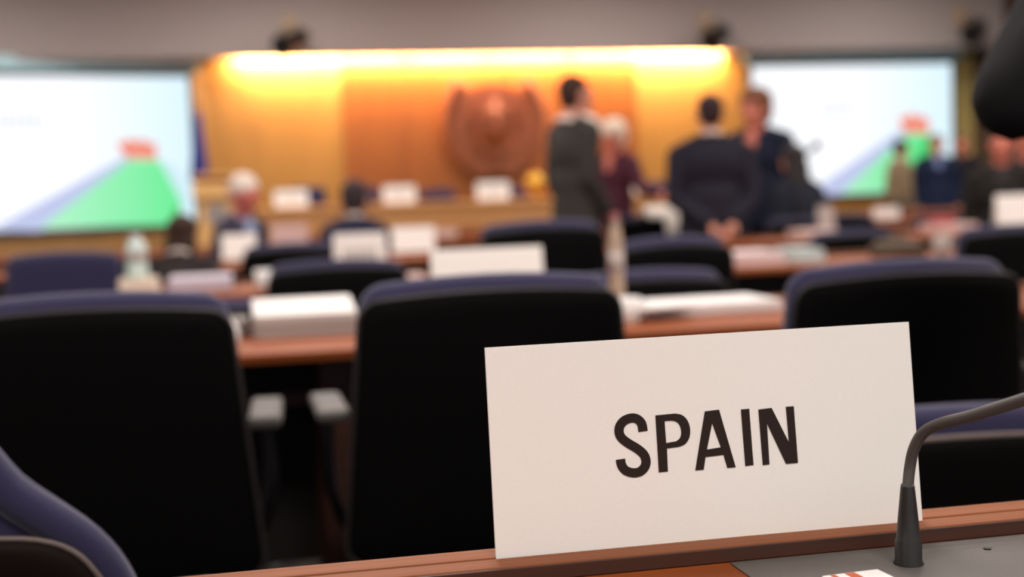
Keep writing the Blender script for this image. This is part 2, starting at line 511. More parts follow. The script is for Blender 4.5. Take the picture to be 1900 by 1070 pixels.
# ------------------------------------------------------------------ desks
def desk(Y, xa, xb, ztop, label, posts, dep=.60, group='rows of wooden conference desks'):
    t = thing('conference_desk', label, 'desk', ((xa + xb) / 2, Y, 0), 0, group)
    a = xa - (xa + xb) / 2; b = -a
    obj('desk_top', mbox((a, 0, ztop - .022), (b, dep - .055, ztop), .003), DESK, t)
    bm = bmesh.new()
    zl = ztop + .0125
    box(bm, (a, dep - .055, ztop - .05), (b, dep - .031, zl), .0015)
    box(bm, (a, dep - .031, ztop - .05), (b, dep - .027, zl - .004))
    box(bm, (a, dep - .027, ztop - .05), (b, dep, zl), .0015)
    obj('ledge', bm, LEDGE, t)
    obj('ledge_lip', mbox((a, dep - .0575, ztop + .0002), (b, dep - .0551, zl - .0012), .0006), DARKWOOD, t)
    obj('modesty_panel', mbox((a + .02, dep - .05, .12), (b - .02, dep - .03, ztop - .05)), DARKPANEL, t)
    obj('cable_rail', mbox((a + .02, .22, .585), (b - .02, .27, .62), .004), DARKWOOD, t)
    for px in posts:
        obj('desk_leg', mbox((px - (xa + xb) / 2 - .04, .18, 0), (px - (xa + xb) / 2 + .04, .5, ztop - .035), .005), DARKWOOD, t)
    return t


ZD1 = .7875
Y1 = 1.025 - .60 + .0      # far edge of our own desk at 1.025
desk(Y1, -1.2, 2.0, ZD1, 'long wooden conference desk with grooved ledge in the foreground under the name card', [-1.0, 1.8])
ZD = .74
x620 = PY(622, 700, 3.2).x
desk(3.0, -2.3, 2.9, ZD, 'long wooden desk right behind the three nearest dark chairs', [x620, -1.6, 2.6, x620 + 1.5])
desk(5.0, PY(205, 500, 5.1).x, 4.2, ZD, 'second long wooden desk from the front, with the pale water bottle at its left end', [PY(205, 500, 5.1).x + .12, 1.4, 3.6])
desk(7.0, -1.2, 5.6, ZD, 'third long wooden desk from the front, just before the standing people', [-1, 2, 5])
desk(9.3, -1.6, 6.8, ZD, 'fourth long wooden desk from the front, behind the suited man with clasped hands', [-1, 2, 5])
desk(11.6, 0.6, 8.2, ZD, 'farthest long wooden desk before the podium table', [1, 4, 8])

# podium table (dais)
xd0, xd1 = PY(478, 390, 15).x, PY(1262, 380, 15).x
t = thing('podium_table', 'long light wood podium table in front of the carved wall', 'table', ((xd0 + xd1) / 2, 15.0, 0))
hw = (xd1 - xd0) / 2
DW = wood('podium_wood', (208, 142, 82), (226, 162, 98), .45, 'X', 5)
obj('table_top', mbox((-hw, -.05, .93), (hw, .75, .98), .008), DW, t)
obj('front_panel', mbox((-hw + .03, 0, .28), (hw - .03, .04, .93)), DW, t)
obj('end_panel', mbox((-hw + .03, .04, 0), (-hw + .08, .7, .93)), DW, t)
obj('end_panel', mbox((hw - .08, .04, 0), (hw - .03, .7, .93)), DW, t)
obj('plinth', mbox((-hw + .03, .03, 0), (hw - .03, .1, .28)), DARKWOOD, t)


# ------------------------------------------------------------------ chairs
def make_chair(label, top=.93, w=.49, flare=.035, outline=None, shell_m=SHELL, shell_drop=.03, inset=.012, group='navy conference chairs', seatz=None, bot=None, rim_m=None, shell_outline=None, rim_r=.0045):
    """faces +Y, back at y = 0, origin on the floor below the back"""
    t = thing('conference_chair', label, 'chair', (0, 0, 0), 0, group)
    sz = seatz if seatz else min(.46, top - .45)
    bt = bot if bot else sz - .06
    tilt = -.08
    ol = outline if outline else round_outline(w - .012, top, bt + .03, .05, flare)
    obj('backrest', pillow(ol, -.02, .05, .25, 5, tilt, top), NAVY, t, True)
    if outline:
        # smaller shell, same character
        so = shell_outline
    else:
        so = round_outline(w, top - shell_drop, bt, .042, flare)
    obj('back_shell', pillow(so, -.045, -.012, .25, 9, tilt, top), shell_m, t, True)
    bm = bmesh.new()
    tube(bm, [(x * 1.0, -.034 + .25 * x * x + tilt * (z - top), z) for x, z in so], rim_r, 6, True)
    obj('shell_edging', bm, rim_m or mat('dark_edging', (40, 34, 32), .6), t, True)
    if outline:
        k = len(outline); bm = bmesh.new(); pts = []
        cxx = 0; czz = top - .25
        for x, z in outline[3:-3]:
            d = Vector((cxx - x, czz - z)); d.normalize(); x2, z2 = x + d.x * .017, z + d.y * .017
            pts.append((x2, -.012 + .25 * x2 * x2 + tilt * (z2 - top), z2))
        tube(bm, pts, .020, 12); obj('padded_roll', bm, NAVY, t, True)
    # seat
    so2 = round_outline(w - .01, .25, -.22, .08, -.01)
    bm = pillow(so2, -.035, .05, 0, 5)
    for v in bm.verts: v.co = Vector((v.co.x, v.co.z + .27, v.co.y + sz))
    obj('seat', bm, NAVY, t, True)
    bm = pillow([(x * .96, z * .96) for x, z in so2], -.02, .02, 0, 8)
    for v in bm.verts: v.co = Vector((v.co.x, v.co.z + .27, v.co.y + sz - .05))
    obj('seat_shell', bm, shell_m, t, True)
    for sx in (-1, 1):
        a = sx * (w / 2 + .045)
        bm = mbox((a - .031, .05, sz + .205), (a + .031, .30, sz + .228), .009)
        ar = obj('armrest', bm, ARM, t)
        bm = bmesh.new(); tube(bm, smooth_path([(a, .22, sz + .205), (a, .20, sz + .05), (a - sx * .05, .22, sz - .05), (sx * .12, .24, sz - .075)], 5), .013, 8)
        obj('arm_bracket', bm, METAL, t, True)
    bm = bmesh.new(); cone(bm, (0, .24, .07), (0, .24, sz - .06), .03, .025, 16); obj('post', bm, METAL, t, True)
    for k in range(5):
        an = 2 * PI * k / 5 + .3
        e = Vector((.29 * math.cos(an), .24 + .29 * math.sin(an), .055))
        bm = bmesh.new(); cone(bm, (0, .24, .09), e, .024, .014, 8); lg = obj('base_leg', bm, METAL, t)
        bm = bmesh.new(); cone(bm, e + Vector((-.012, 0, -.027)), e + Vector((.012, 0, -.027)), .027, .027, 12); obj('caster', bm, BLACKP, lg)
    return t


CH = {}


def put_chair(px, top_py, Y, label, rz=0, w=.49, **k):
    p = PY(px, top_py, Y)
    top = round(p.z - .011, 2)
    key = (top, w)
    if key not in CH:
        c = make_chair(label, top, w, **k); CH[key] = c
    else:
        c = copy_tree(CH[key]); c['label'] = label
    c.location = (p.x, Y, 0); c.rotation_euler = (0, 0, rz)
    return c


# the three nearest
put_chair(160, 541, 2.42, 'dark-backed navy chair at the left edge, nearest of the row', R(-3))
put_chair(908, 504, 2.42, 'dark-backed navy chair directly behind the white name card', 0)
put_chair(1680, 479, 2.42, 'dark-backed navy chair rising behind the right top corner of the name card', R(2))
# behind first desk
put_chair(1198, 498, 3.72, 'navy chair tucked close behind the desk with loose white papers')
put_chair(372, 553, 3.80, 'low navy chair behind the stack of white binders', w=.47)
put_chair(625, 478, 4.78, 'dark navy chair in front of the white card with faint writing')
put_chair(1005, 409, 4.74, 'tall dark chair behind the blank back of a name card, left of the slim bottle', w=.46)
put_chair(1250, 437, 4.28, 'dark chair in front of the suited man with clasped hands', w=.40)
put_chair(1885, 412, 4.8, 'dark chair at the right edge behind the nearest right chair')
put_chair(120, 464, 6.0, 'navy chair turned to face the camera at the left under the screen', R(172))
put_chair(545, 447, 6.5, 'dark chair below the pinkish card left of centre')
put_chair(1585, 424, 6.6, 'navy chair between the pale papers and the brown bag')
put_chair(1490, 402, 7.95, 'navy chair behind the standing group on the right')
put_chair(1570, 394, 8.68, 'dark chair further back, just below the dark strip under the right screen', w=.42)
put_chair(1748, 398, 8.68, 'dark chair further back, below the person with the light blue shirt', w=.42)
put_chair(1195, 398, 8.5, 'dark chair with a white cloth draped over its back')
# behind the podium table
for px, py, lb in ((570, 346, 'dark chair behind the podium table, left end'), (668, 346, 'dark chair behind the podium table above the dark-haired seated person'),
                   (812, 350, 'navy chair behind the podium table, below left of the emblem'), (955, 348, 'navy chair behind the podium table beside the golden ball'),
                   (1212, 336, 'black chair behind the podium table next to the standing suited man')):
    put_chair(px, py, 16.3, lb, R(180), w=.44, flare=.01, group='chairs behind the podium table')

# low chair in front of our desk, right
p = PY(1760, 744, 1.72)
c = make_chair('low navy chair with grey-edged shell just beyond the desk, right of the name card', round(p.z - .016, 3), .52, group=None, seatz=.42, shell_drop=.040, bot=.38, rim_m=RIM)
c.location = (p.x, 1.72, 0); c.rotation_euler = (0, 0, R(-3))
# sloping chair at lower left
half = [(0, 0), (.08, -.004), (.13, -.02), (.168, -.05), (.20, -.095), (.235, -.127), (.268, -.158), (.292, -.195), (.306, -.24), (.315, -.32), (.31, -.40), (.27, -.44)]
K = PD(60, 890, 1.3); tp = K.z + .095
half = [(p.x, p.y) for p in smooth_path([(x, z, 0) for x, z in half], 3)]
full = [(x, tp + z) for x, z in half[::-1]] + [(-x, tp + z) for x, z in half[1:]]
hs_ = [(0, -.140), (.09, -.142), (.17, -.146), (.215, -.152), (.245, -.166), (.265, -.19), (.28, -.225), (.29, -.30), (.28, -.40), (.24, -.43)]
hs_ = [(p.x, p.y) for p in smooth_path([(x, z, 0) for x, z in hs_], 3)]
fs_ = [(x, tp + z) for x, z in hs_[::-1]] + [(-x, tp + z) for x, z in hs_[1:]]
c = make_chair('navy chair with sloping padded shoulder and brown grey-edged shell in the lower left corner', tp, .60, outline=full, group=None,
               shell_m=BROWN_SHELL, shell_outline=fs_, seatz=.40, rim_m=RIM, rim_r=.0032)
c.location = (K.x - .212, K.y, 0)

# ------------------------------------------------------------------ name cards
def slab_from(corners, th, name, material, parent=None):
    """corners bl, br, tr, tl on the front face"""
    bl, br, tr, tl = [Vector(c) for c in corners]
    nrm = (br - bl).cross(tl - bl).normalized()      # towards the viewer
    bm = bmesh.new()
    f = [bm.verts.new(v) for v in (bl, br, tr, tl)]; b = [bm.verts.new(v - nrm * th) for v in (bl, br, tr, tl)]
    bm.faces.new(f); bm.faces.new(b[::-1])
    for i in range(4): bm.faces.new((f[i], f[(i + 1) % 4], b[(i + 1) % 4], b[i]))
    return obj(name, bm, material, parent), nrm


ZL = ZD1 + .0125
BL = PZ(921, 1039, ZL - .002); BR = PZ(1712, 970, ZL - .002)
base = (BR - BL); bdir = base.normalized()
lean = R(5)
back = Vector((-bdir.y, bdir.x, 0))
updir = (Vector((0, 0, 1)) * math.cos(lean) + back * math.sin(lean)).normalized()
nrm = bdir.cross(updir).normalized()
if nrm.dot(fwd) > 0: nrm = -nrm


def onplane(px, py, off=0):
    r = ray(px, py); t = (BL + nrm * off - CAM).dot(nrm) / r.dot(nrm); return CAM + r * t


TL = onplane(900, 645); TR = onplane(1686, 597)
print('CARD', BL[:], BR[:], TL[:], TR[:], 'w', base.length, (TR - TL).length, 'h', (TL - BL).length, (TR - BR).length)
mid = (BL + BR) / 2
card = thing('name_card', 'large cream name card reading SPAIN standing in the ledge groove in the foreground', 'name card', (mid.x, mid.y, mid.z))
T = Matrix.Translation(-mid)
slab, _ = slab_from([T @ BL, T @ BR, T @ TR, T @ TL], .0035, 'card_sheet', CARD, card)


def glyph(loops):
    bm = bmesh.new(); es = []
    for lp in loops:
        vs = [bm.verts.new(T @ onplane(1120 + x / 5, 740 + y / 5, .0002)) for x, y in lp]
        es += [bm.edges.new((vs[i], vs[(i + 1) % len(vs)])) for i in range(len(vs))]
    bmesh.ops.triangle_fill(bm, edges=es, use_beauty=True)
    r = bmesh.ops.extrude_face_region(bm, geom=list(bm.faces))
    for v in [v for v in r['geom'] if isinstance(v, bmesh.types.BMVert)]: v.co += nrm * .00025
    o = obj('letter', bm, INK, card); return o


def cl(pts, n=5):
    """closed smooth-ish loop: corners kept where listed as 3-tuples"""
    return pts


def stroke(pts, wd):
    sp = smooth_path([(x, y, 0) for x, y in pts], 6); A = []; B = []
    for i, p in enumerate(sp):
        t = (sp[min(i + 1, len(sp) - 1)] - sp[max(i - 1, 0)]).normalized(); nn = Vector((-t.y, t.x, 0)) * wd / 2
        A.append((p.x + nn.x, p.y + nn.y)); B.append((p.x - nn.x, p.y - nn.y))
    return A + B[::-1]


def sm(pts):
    return [(p.x, p.y) for p in smooth_path([(x, y, 0) for x, y in pts], 4)]


glyph([stroke([(366, 300), (352, 228), (312, 186), (258, 176), (192, 200), (150, 252), (144, 312), (170, 364), (232, 412), (312, 460), (370, 512), (393, 572), (382, 628), (338, 672), (276, 684), (208, 664), (168, 616), (156, 558)], 86)])
glyph([[(480, 152)] + sm([(660, 134), (720, 145), (765, 180), (793, 235), (803, 300), (792, 365), (755, 418), (700, 443)]) + [(587, 458), (596, 672), (512, 680)],
       [(565, 206)] + sm([(625, 200), (672, 210), (705, 245), (720, 305), (708, 360), (672, 392)]) + [(580, 408)]])
glyph([[(938, 114), (1070, 98), (1225, 632), (1148, 640), (1112, 518), (945, 538), (928, 656), (850, 662)], [(1006, 225), (958, 468), (1087, 447)]])
glyph([[(1273, 96), (1350, 90), (1390, 612), (1314, 622)]])
glyph([[(1435, 97), (1558, 82), (1718, 400), (1690, 72), (1763, 66), (1803, 592), (1692, 602), (1515, 228), (1538, 606), (1476, 613)]])


def name_card(px0, py0, px1, py1, Y, label, name='name_card', m_=CARD, faint=False, lean=R(8), slope=-.05, cat='name card', group=None, z=None):
    """px0,py0 top left; px1,py1 bottom right in the photo; stands at plane Y with its foot at py1"""
    a = PY(px0, py1 - slope * (px1 - px0) / 2, Y); b = PY(px1, py1 + slope * (px1 - px0) / 2, Y); tz = PY((px0 + px1) / 2, py0, Y).z
    bz = z if z is not None else (a.z + b.z) / 2; w = b.x - a.x; h = tz - bz
    t = thing(name, label, cat, ((a.x + b.x) / 2, Y, bz), 0, group)
    M = Matrix.Rotation(-lean, 4, 'X')
    obj('front_leaf', mbox((-w / 2, -.002, 0), (w / 2, .002, h), 0, M), m_, t)
    M2 = Matrix.Translation((0, 2 * h * math.sin(lean) + .0022, 0)) @ Matrix.Rotation(lean, 4, 'X')
    obj('rear_leaf', mbox((-w / 2, -.002, 0), (w / 2, .002, h), 0, M2), m_, t)
    if faint:
        random.seed(px0)
        for k in range(5):
            x = -w * .3 + w * .13 * k
            obj('letter', mbox((x, -.0032, h * .38), (x + w * .07, -.002, h * .62), 0, M), mat('pale_ink', (150, 138, 130), .8), t)
    return t


ZLD = ZD + .0125
name_card(805, 459, 1012, 540, 3.57, 'blank back of a white name card on the ledge behind the centre chair', lean=R(10), z=ZLD)
name_card(621, 432, 718, 487, 5.56, 'white name card with faint writing standing left of centre', faint=True, z=ZLD)
name_card(729, 420, 808, 472, 7.56, 'white name card just right of the card with faint writing', z=ZLD)
name_card(505, 415, 572, 446, 9.86, 'small pinkish card standing in front of the podium table', m_=PAPERP, z=ZLD)
name_card(412, 434, 476, 467, 7.56, 'small white card in front of the white-haired seated person', z=ZLD)
name_card(802, 424, 850, 450, 9.86, 'small pinkish card right of the two white name cards', m_=PAPERP, z=ZLD)
name_card(1622, 384, 1670, 414, 9.86, 'small white card below the right projection screen', z=ZLD)
name_card(1852, 360, 1925, 410, 7.56, 'white card at the right edge of the picture', z=ZLD)
name_card(1520, 381, 1550, 418, 7.56, 'small greyish card right of the standing group', m_=PAPERG, z=ZLD)
name_card(1455, 372, 1482, 396, 9.86, 'tiny grey card behind the standing group', m_=PAPERG, z=ZLD)
for a, b, c_, d, lb in ((510, 352, 572, 388, 'white name card on the podium table, leftmost'), (712, 344, 772, 378, 'white name card on the podium table, second from left'),
                        (886, 337, 946, 372, 'white name card on the podium table below the emblem'), (1134, 328, 1188, 362, 'white name card on the podium table right of the white-haired standing person')):
    name_card(a, b, c_, d, 15.1, lb, faint=True, z=.98, group='name cards on the podium table')


# golden ball ornament
p = PY(993, 350, 15.15); p.z = .98
t = thing('golden_ball', 'round golden ball on a small stand on the podium table', 'ornament', p)
bm = bmesh.new(); sphere(bm, (0, 0, .17), .125); obj('ball', bm, GOLD, t, True)
bm = bmesh.new(); lathe(bm, [(.08, 0), (.08, .02), (.03, .03), (.03, .06)]); obj('stand', bm, GOLD, t, True)

# ------------------------------------------------------------------ lectern
p = PY(403, 400, 12.8)
wl = PY(442, 400, 12.8).x - PY(364, 400, 12.8).x
t = thing('lectern', 'light wooden lectern with a grey emblem beside the left screen', 'lectern', (p.x, 12.8, 0), 0)
LW = wood('lectern_wood', (228, 172, 104), (242, 188, 120), .4, 'Z', 4)
ht = PY(403, 345, 12.8).z
obj('body', mbox((-wl / 2 + .02, 0, .06), (wl / 2 - .02, .4, ht - .1), .01), LW, t)
obj('header', mbox((-wl / 2 - .02, -.05, ht - .12), (wl / 2 + .12, .42, ht + .03), .015), LW, t)
bm = mbox((-wl / 2, -.02, -.012), (wl / 2 + .10, .40, .012), .006, Matrix.Translation((0, 0, ht + .10)) @ Matrix.Rotation(R(-14), 4, 'X')); obj('reading_top', bm, LW, t)
obj('plinth', mbox((-wl / 2, -.02, 0), (wl / 2, .42, .06)), DARKWOOD, t)
bm = bmesh.new(); q = bmesh.ops.create_cone(bm, cap_ends=True, segments=24, radius1=.1, radius2=.1, depth=.01, matrix=Matrix.Translation((0, -.006, PY(398, 398, 12.8).z)) @ Matrix.Rotation(PI / 2, 4, 'X'))
obj('emblem', bm, mat('grey_emblem', (150, 140, 138), .5), t)

# flag beside left screen
p = PY(372, 300, 15.9)
t = thing('flag', 'furled dark blue flag on a pole at the right edge of the left screen', 'flag', (p.x, 15.9, 0))
bm = bmesh.new(); cone(bm, (0, 0, 0), (0, 0, 2.25), .015, .015, 10); obj('pole', bm, METAL, t, True)
bm = bmesh.new(); lathe(bm, [(.17, 0), (.17, .02), (.05, .05), (.02, .08)]); obj('base', bm, METAL, t, True)
zt = PY(360, 208, 15.9).z; zb = PY(372, 335, 15.9).z
bm = bmesh.new(); rings = []
for i in range(10):
    f = i / 9; z = zt + (zb - zt) * f; rr = .03 + .06 * f
    rings.append([bm.verts.new((rr * (1 + .25 * math.sin(6 * a + 2 * f)) * math.cos(a) - .02 * f, rr * (1 + .25 * math.sin(6 * a + 2 * f)) * math.sin(a), z)) for a in [2 * PI * k / 36 for k in range(36)]])
for i in range(9):
    for k in range(36): bm.faces.new((rings[i][k], rings[i][(k + 1) % 36], rings[i + 1][(k + 1) % 36], rings[i + 1][k]))
bm.faces.new(rings[0]); bm.faces.new(rings[-1][::-1])
obj('cloth', bm, mat('blue_flag_cloth', (36, 44, 128), .8), t, True)


# ------------------------------------------------------------------ things on desks
def bottle(px, py, Y, z, h, r, label, body, cap, group=None):
    p = PY(px, py, Y); t = thing('water_bottle', label, 'bottle', (p.x, p.y, z))
    bm = bmesh.new(); lathe(bm, [(r * .9, 0), (r, .006), (r, h * .3), (r * .93, h * .34), (r, h * .38), (r, h * .66), (r * .8, h * .8), (r * .42, h * .9), (r * .42, h * .93)]); obj('body', bm, body, t, True)
    bm = bmesh.new(); lathe(bm, [(r * .5, h * .93), (r * .5, h)]); obj('cap', bm, cap, t, False)
    bm = bmesh.new(); lathe(bm, [(r * 1.015, h * .4), (r * 1.015, h * .62)]); obj('paper_label', bm, PAPERG, t, True)
    return t


def cup(px, py, Y, z, h, r, label, m_=WHITEP):
    p = PY(px, py, Y); t = thing('cup', label, 'cup', (p.x, p.y, z))
    bm = bmesh.new(); lathe(bm, [(r * .7, 0), (r * .78, .003), (r, h), (r * .93, h), (r * .7, h * .1), (.001, h * .1)]); obj('bowl', bm, m_, t, True)
    bm = bmesh.new(); tube(bm, smooth_path([(r * .95, 0, h * .8), (r * 1.5, 0, h * .75), (r * 1.5, 0, h * .35), (r * .82, 0, h * .25)], 5), r * .1, 6); obj('handle', bm, m_, t, True)
    return t


def stack(px0, px1, py, Y, z, dep, h, label, m_=PAPER, n=6, rz=0, name='paper_stack', cat='papers'):
    a = PY(px0, py, Y); b = PY(px1, py, Y); w = b.x - a.x
    bm = bmesh.new(); random.seed(int(px0))
    for i in range(n):
        dx, dy = random.uniform(-.006, .006), random.uniform(-.006, .006)
        box(bm, (-w / 2 + dx, dy, h * i / n), (w / 2 + dx, dep + dy, h * (i + 1) / n + .0003))
    o = obj(name, bm, m_); o.location = ((a.x + b.x) / 2, Y, z); o.rotation_euler = (0, 0, rz)
    tag(o, label, cat); return o


# row two desk, left: grey stack with white binder on top
stack(474, 664, 610, 3.31, ZD, .20, .044, 'thick pile of greyish papers on the desk under the white binder', PAPERG, 10)
a = PY(472, 590, 3.26); b = PY(666, 590, 3.26)
t = thing('ring_binder', 'white ring binder lying on the grey pile left of the centre chair', 'binder', ((a.x + b.x) / 2, 3.315, ZD + .0445))
w = b.x - a.x
bm = bmesh.new()
for v in (): pass
vs = [(-w / 2, 0, 0), (w / 2, 0, 0), (w / 2, .19, 0), (-w / 2, .19, 0), (-w / 2, 0, .012), (w / 2, 0, .012), (w / 2, .19, .040), (-w / 2, .19, .040)]
V = [bm.verts.new(v) for v in vs]
for f in ((0, 1, 2, 3), (4, 5, 6, 7), (0, 1, 5, 4), (1, 2, 6, 5), (2, 3, 7, 6), (3, 0, 4, 7)): bm.faces.new([V[i] for i in f])
obj('cover', bm, mat('binder_cover', (212, 204, 200), .5), t)
bm = mbox((-w / 2 - .001, .02, .003), (w / 2 + .001, .18, .011)); obj('sheets', bm, PAPER, t)
# small white ear cup
p = PY(428, 642, 3.10)
t = thing('earpiece', 'small white earpiece on the desk edge beside the left chair', 'earpiece', (p.x, 3.08, ZD))
bm = bmesh.new(); sphere(bm, (0, 0, .036), (.022, .026, .036)); obj('ear_cup', bm, WHITEP, t, True)
bm = bmesh.new(); tube(bm, smooth_path([(-.01, .02, .03), (-.03, .05, .02), (-.05, .08, .008), (-.02, .12, .006)], 5), .004, 6); obj('cord', bm, WHITEP, t, True)
# dark grey console at left
t = thing('desk_console', 'dark grey microphone console on the desk left of the pile of papers', 'console', (PY(425, 600, 3.3).x, 3.36, ZD))
obj('case', mbox((-.07, 0, 0), (.05, .14, .045), .006), mat('console_dark', (96, 86, 82), .5), t)
obj('button', mbox((-.03, .03, .045), (.0, .05, .05)), BLACKP, t)
# right side papers
stack(1205, 1452, 578, 3.28, ZD, .24, .03, 'wide white papers spread over the desk right of the centre chair', PAPER, 5, R(1))
stack(1195, 1300, 590, 3.20, ZD + .0305, .2, .008, 'crumpled white sheets overlapping the left end of the wide white papers', PAPER, 3, R(14))
cup(1168, 585, 3.2, ZD, .065, .028, 'white cup right next to the centre chair beside loose papers')
# slim bottle on that desk ledge
bottle(1145, 540, 3.50, ZD, .27, .021, 'slim clear bottle with pinkish cap standing right of the centre chair', mat('slim_bottle', (176, 152, 132), .3), mat('pink_cap', (176, 110, 110), .5))

# row three desk
stack(222, 292, 535, 5.1, ZD, .2, .060, 'cream folders piled beneath the pale water bottle', mat('cream_card', (226, 206, 188), .8), 3, name='cream_folder', cat='folder')
bottle(256, 520, 5.2, ZD + .0605, .165, .040, 'pale water bottle standing on the cream folder at left', CLEAR, WHITEP)
stack(312, 428, 517, 5.25, ZD, .24, .05, 'pale lilac pile of papers right of the pale water bottle', mat('lilac_paper', (206, 196, 208), .8), 8)
cup(494, 540, 5.12, ZD, .075, .042, 'white cup on the desk right of the lilac papers')
stack(1365, 1456, 496, 5.2, ZD, .25, .05, 'pinkish white pile of papers in front of the clasped hands', mat('pinkish_paper', (230, 206, 204), .8), 6)
stack(1478, 1530, 493, 5.2, ZD, .2, .055, 'pale bluish paper pad right of the pinkish pile', mat('bluish_paper', (196, 208, 206), .8), 5)
stack(735, 792, 500, 5.2, ZD, .2, .02, 'faded sheets on the desk just left of the blank name card', PAPERP, 3)
cup(1748, 492, 5.15, ZD, .09, .04, 'pale paper cup behind the nearest right chair', PAPERG)
# row four desk
stack(1495, 1560, 447, 7.15, ZD, .25, .05, 'dusky pink papers right of the standing group', PAPERP, 4)
stack(1745, 1815, 412, 7.25, ZD, .25, .05, 'pale pink papers below the red folder', PAPERP, 4)
stack(1738, 1772, 398, 7.5 - .12, ZD + .0505, .12, .035, 'small red folder on pale pink papers at right', RED, 2, name='red_folder', cat='folder')
# brown bag
def bag(px, py0, py1, Y, z, w, label, m_):
    p = PY(px, py1, Y); h = PY(px, py0, Y).z - z
    t = thing('bag', label, 'bag', (p.x, Y, z))
    meobj('bag_body', remesh(lambda bm: (sphere(bm, (0, .1, h * .42), (w / 2, .1, h * .45)), box(bm, (-w * .44, .02, .0), (w * .44, .18, h * .5)), sphere(bm, (-w * .25, .1, h * .7), (w * .2, .07, h * .2))), .012), m_, t)
    bm = bmesh.new(); tube(bm, smooth_path([(-w * .2, .1, h * .8), (-w * .12, .1, h), (w * .12, .1, h), (w * .2, .1, h * .75)], 5), .01, 6); obj('handle', bm, m_, t, True)
    return t


bag(1688, 441, 478, 5.2, ZD, .24, 'olive brown bag lying on the desk at right', mat('olive_brown_cloth', (84, 70, 56), .9))
bag(1838, 326, 372, 9.4, ZD, .24, 'brown leather bag below the seated people at far right', mat('brown_leather', (126, 72, 32), .6))

# white cloth draped over chair
p0 = PY(1228, 384, 8.5)
bm = bmesh.new(); path = [(-.13, .02), (-.09, .035), (0, .04), (.05, .035), (.075, .0)]
w2 = .14
cols = []
prof = [(.10, -.18), (.085, -.02), (.05, .02), (0, .03), (-.05, .01), (-.07, -.05), (-.075, -.12), (-.078, -.17)]
for j in range(9):
    x = -.12 + .22 * j / 8
    hang = 1.0 if j > 4 else .28
    cols.append([bm.verts.new((x + .008 * math.sin(j * 2 + i), y + .01 * math.sin(j * 1.7), z * (hang if (z < 0 and y < 0) else 1))) for i, (y, z) in enumerate(prof)])
for j in range(8):
    for i in range(len(prof) - 1): bm.faces.new((cols[j][i], cols[j + 1][i], cols[j + 1][i + 1], cols[j][i + 1]))
o = obj('cloth', bm, WHITE_CLOTH, None, True); o.location = (p0.x, 8.5, p0.z - .02)
md = o.modifiers.new('s', 'SOLIDIFY'); md.thickness = .012
tag(o, 'white cloth draped over the chair back left of the clasped hands', 'cloth')

# gooseneck microphone far right of the group
def far_mic(px, pytop, Y, z, label):
    p = PY(px, pytop, Y); h = p.z - z
    t = thing('gooseneck_microphone', label, 'microphone', (p.x - .09, Y, z))
    bm = bmesh.new(); lathe(bm, [(.05, 0), (.05, .02), (.015, .03)]); obj('base', bm, BLACKP, t, True)
    bm = bmesh.new(); tube(bm, smooth_path([(0, 0, .02), (-.05, 0, h * .6), (-.02, 0, h * .82), (.085, 0, h * .98)], 6), .009, 8); obj('neck', bm, BLACKP, t, True)
    bm = bmesh.new(); sphere(bm, (.09, 0, h - .005), (.024, .02, .028)); obj('head', bm, BLACKP, t, True)


far_mic(1515, 268, 7.52, ZLD, 'thin black gooseneck microphone standing out against the right screen')

# ------------------------------------------------------------------ microphone on our desk
P0 = PZ(1686, 1048, ZD1)
t = thing('gooseneck_microphone', 'black gooseneck microphone bending in front of the name card in the foreground', 'microphone', P0)
bm = bmesh.new(); lathe(bm, [(.0112, 0), (.0112, .002), (.0100, .004), (.0100, .0185), (.0090, .020), (.0070, .042), (.0052, .060), (.0048, .062)], (0, 0, 0), 28)
obj('base', bm, BLACKP, t, True)
pts = []
d0 = depth(P0)
# side view of the neck: rises, bends over the card and leans towards the camera
for px, py, dd in ((1685, 905, 0), (1688, 868, .0), (1696, 832, -.002), (1714, 802, -.008), (1745, 786, -.02), (1800, 772, -.045), (1860, 754, -.075), (1915, 737, -.10), (2000, 716, -.135), (2090, 705, -.16)):
    pts.append(PD(px, py, d0 + dd) - P0)
pts[0].x = 0; pts[0].y = 0; pts[0].z = .058
sp = smooth_path(pts, 6)
bm = bmesh.new(); tube(bm, sp, [.0042 + .0006 * i / len(sp) for i in range(len(sp))], 14); obj('neck', bm, NECK, t, True)
bm = bmesh.new(); e = sp[-1]; dr = (sp[-1] - sp[-3]).normalized(); tube(bm, [e, e + dr * .01, e + dr * .05, e + dr * .06], [.005, .009, .009, .005], 14); obj('microphone_head', bm, BLACKP, t, True)

# grey console top set in our desk + screw + leaflet
gx0 = PZ(1368, 1055, ZD1).x
Yl = Y1 + .545
o = thing('tabletop_console', 'flat grey console plate in the desk beneath the gooseneck microphone', 'console', (gx0, Yl - .006, ZD1))
pp = mbox((0, -.36, .0002), (.75, 0, .0012), .0004); obj('plate', pp, CONSOLE, o)
sc = PZ(1832, 1021, ZD1)
bm = bmesh.new(); cone(bm, (sc.x - gx0, sc.y - Yl + .006, .0012), (sc.x - gx0, sc.y - Yl + .006, .0022), .003, .003, 12); obj('screw', bm, BLACKP, o)
lf = PZ(1570, 1064, ZD1 + .002)
t = thing('leaflet', 'white leaflet with red-orange stripes lying at the bottom edge of the picture', 'leaflet', (lf.x, lf.y, ZD1 + .0014), R(4))
bm = mbox((-.020, -.16, 0), (.026, .0, .0012)); obj('sheet', bm, PAPER, t)
for a_, b_ in ((-.014, -.010), (-.002, .006)):
    obj('printed_stripe', mbox((a_, -.158, .0012), (b_, -.001, .0014)), mat('orange_ink', (190, 88, 40), .6), t)


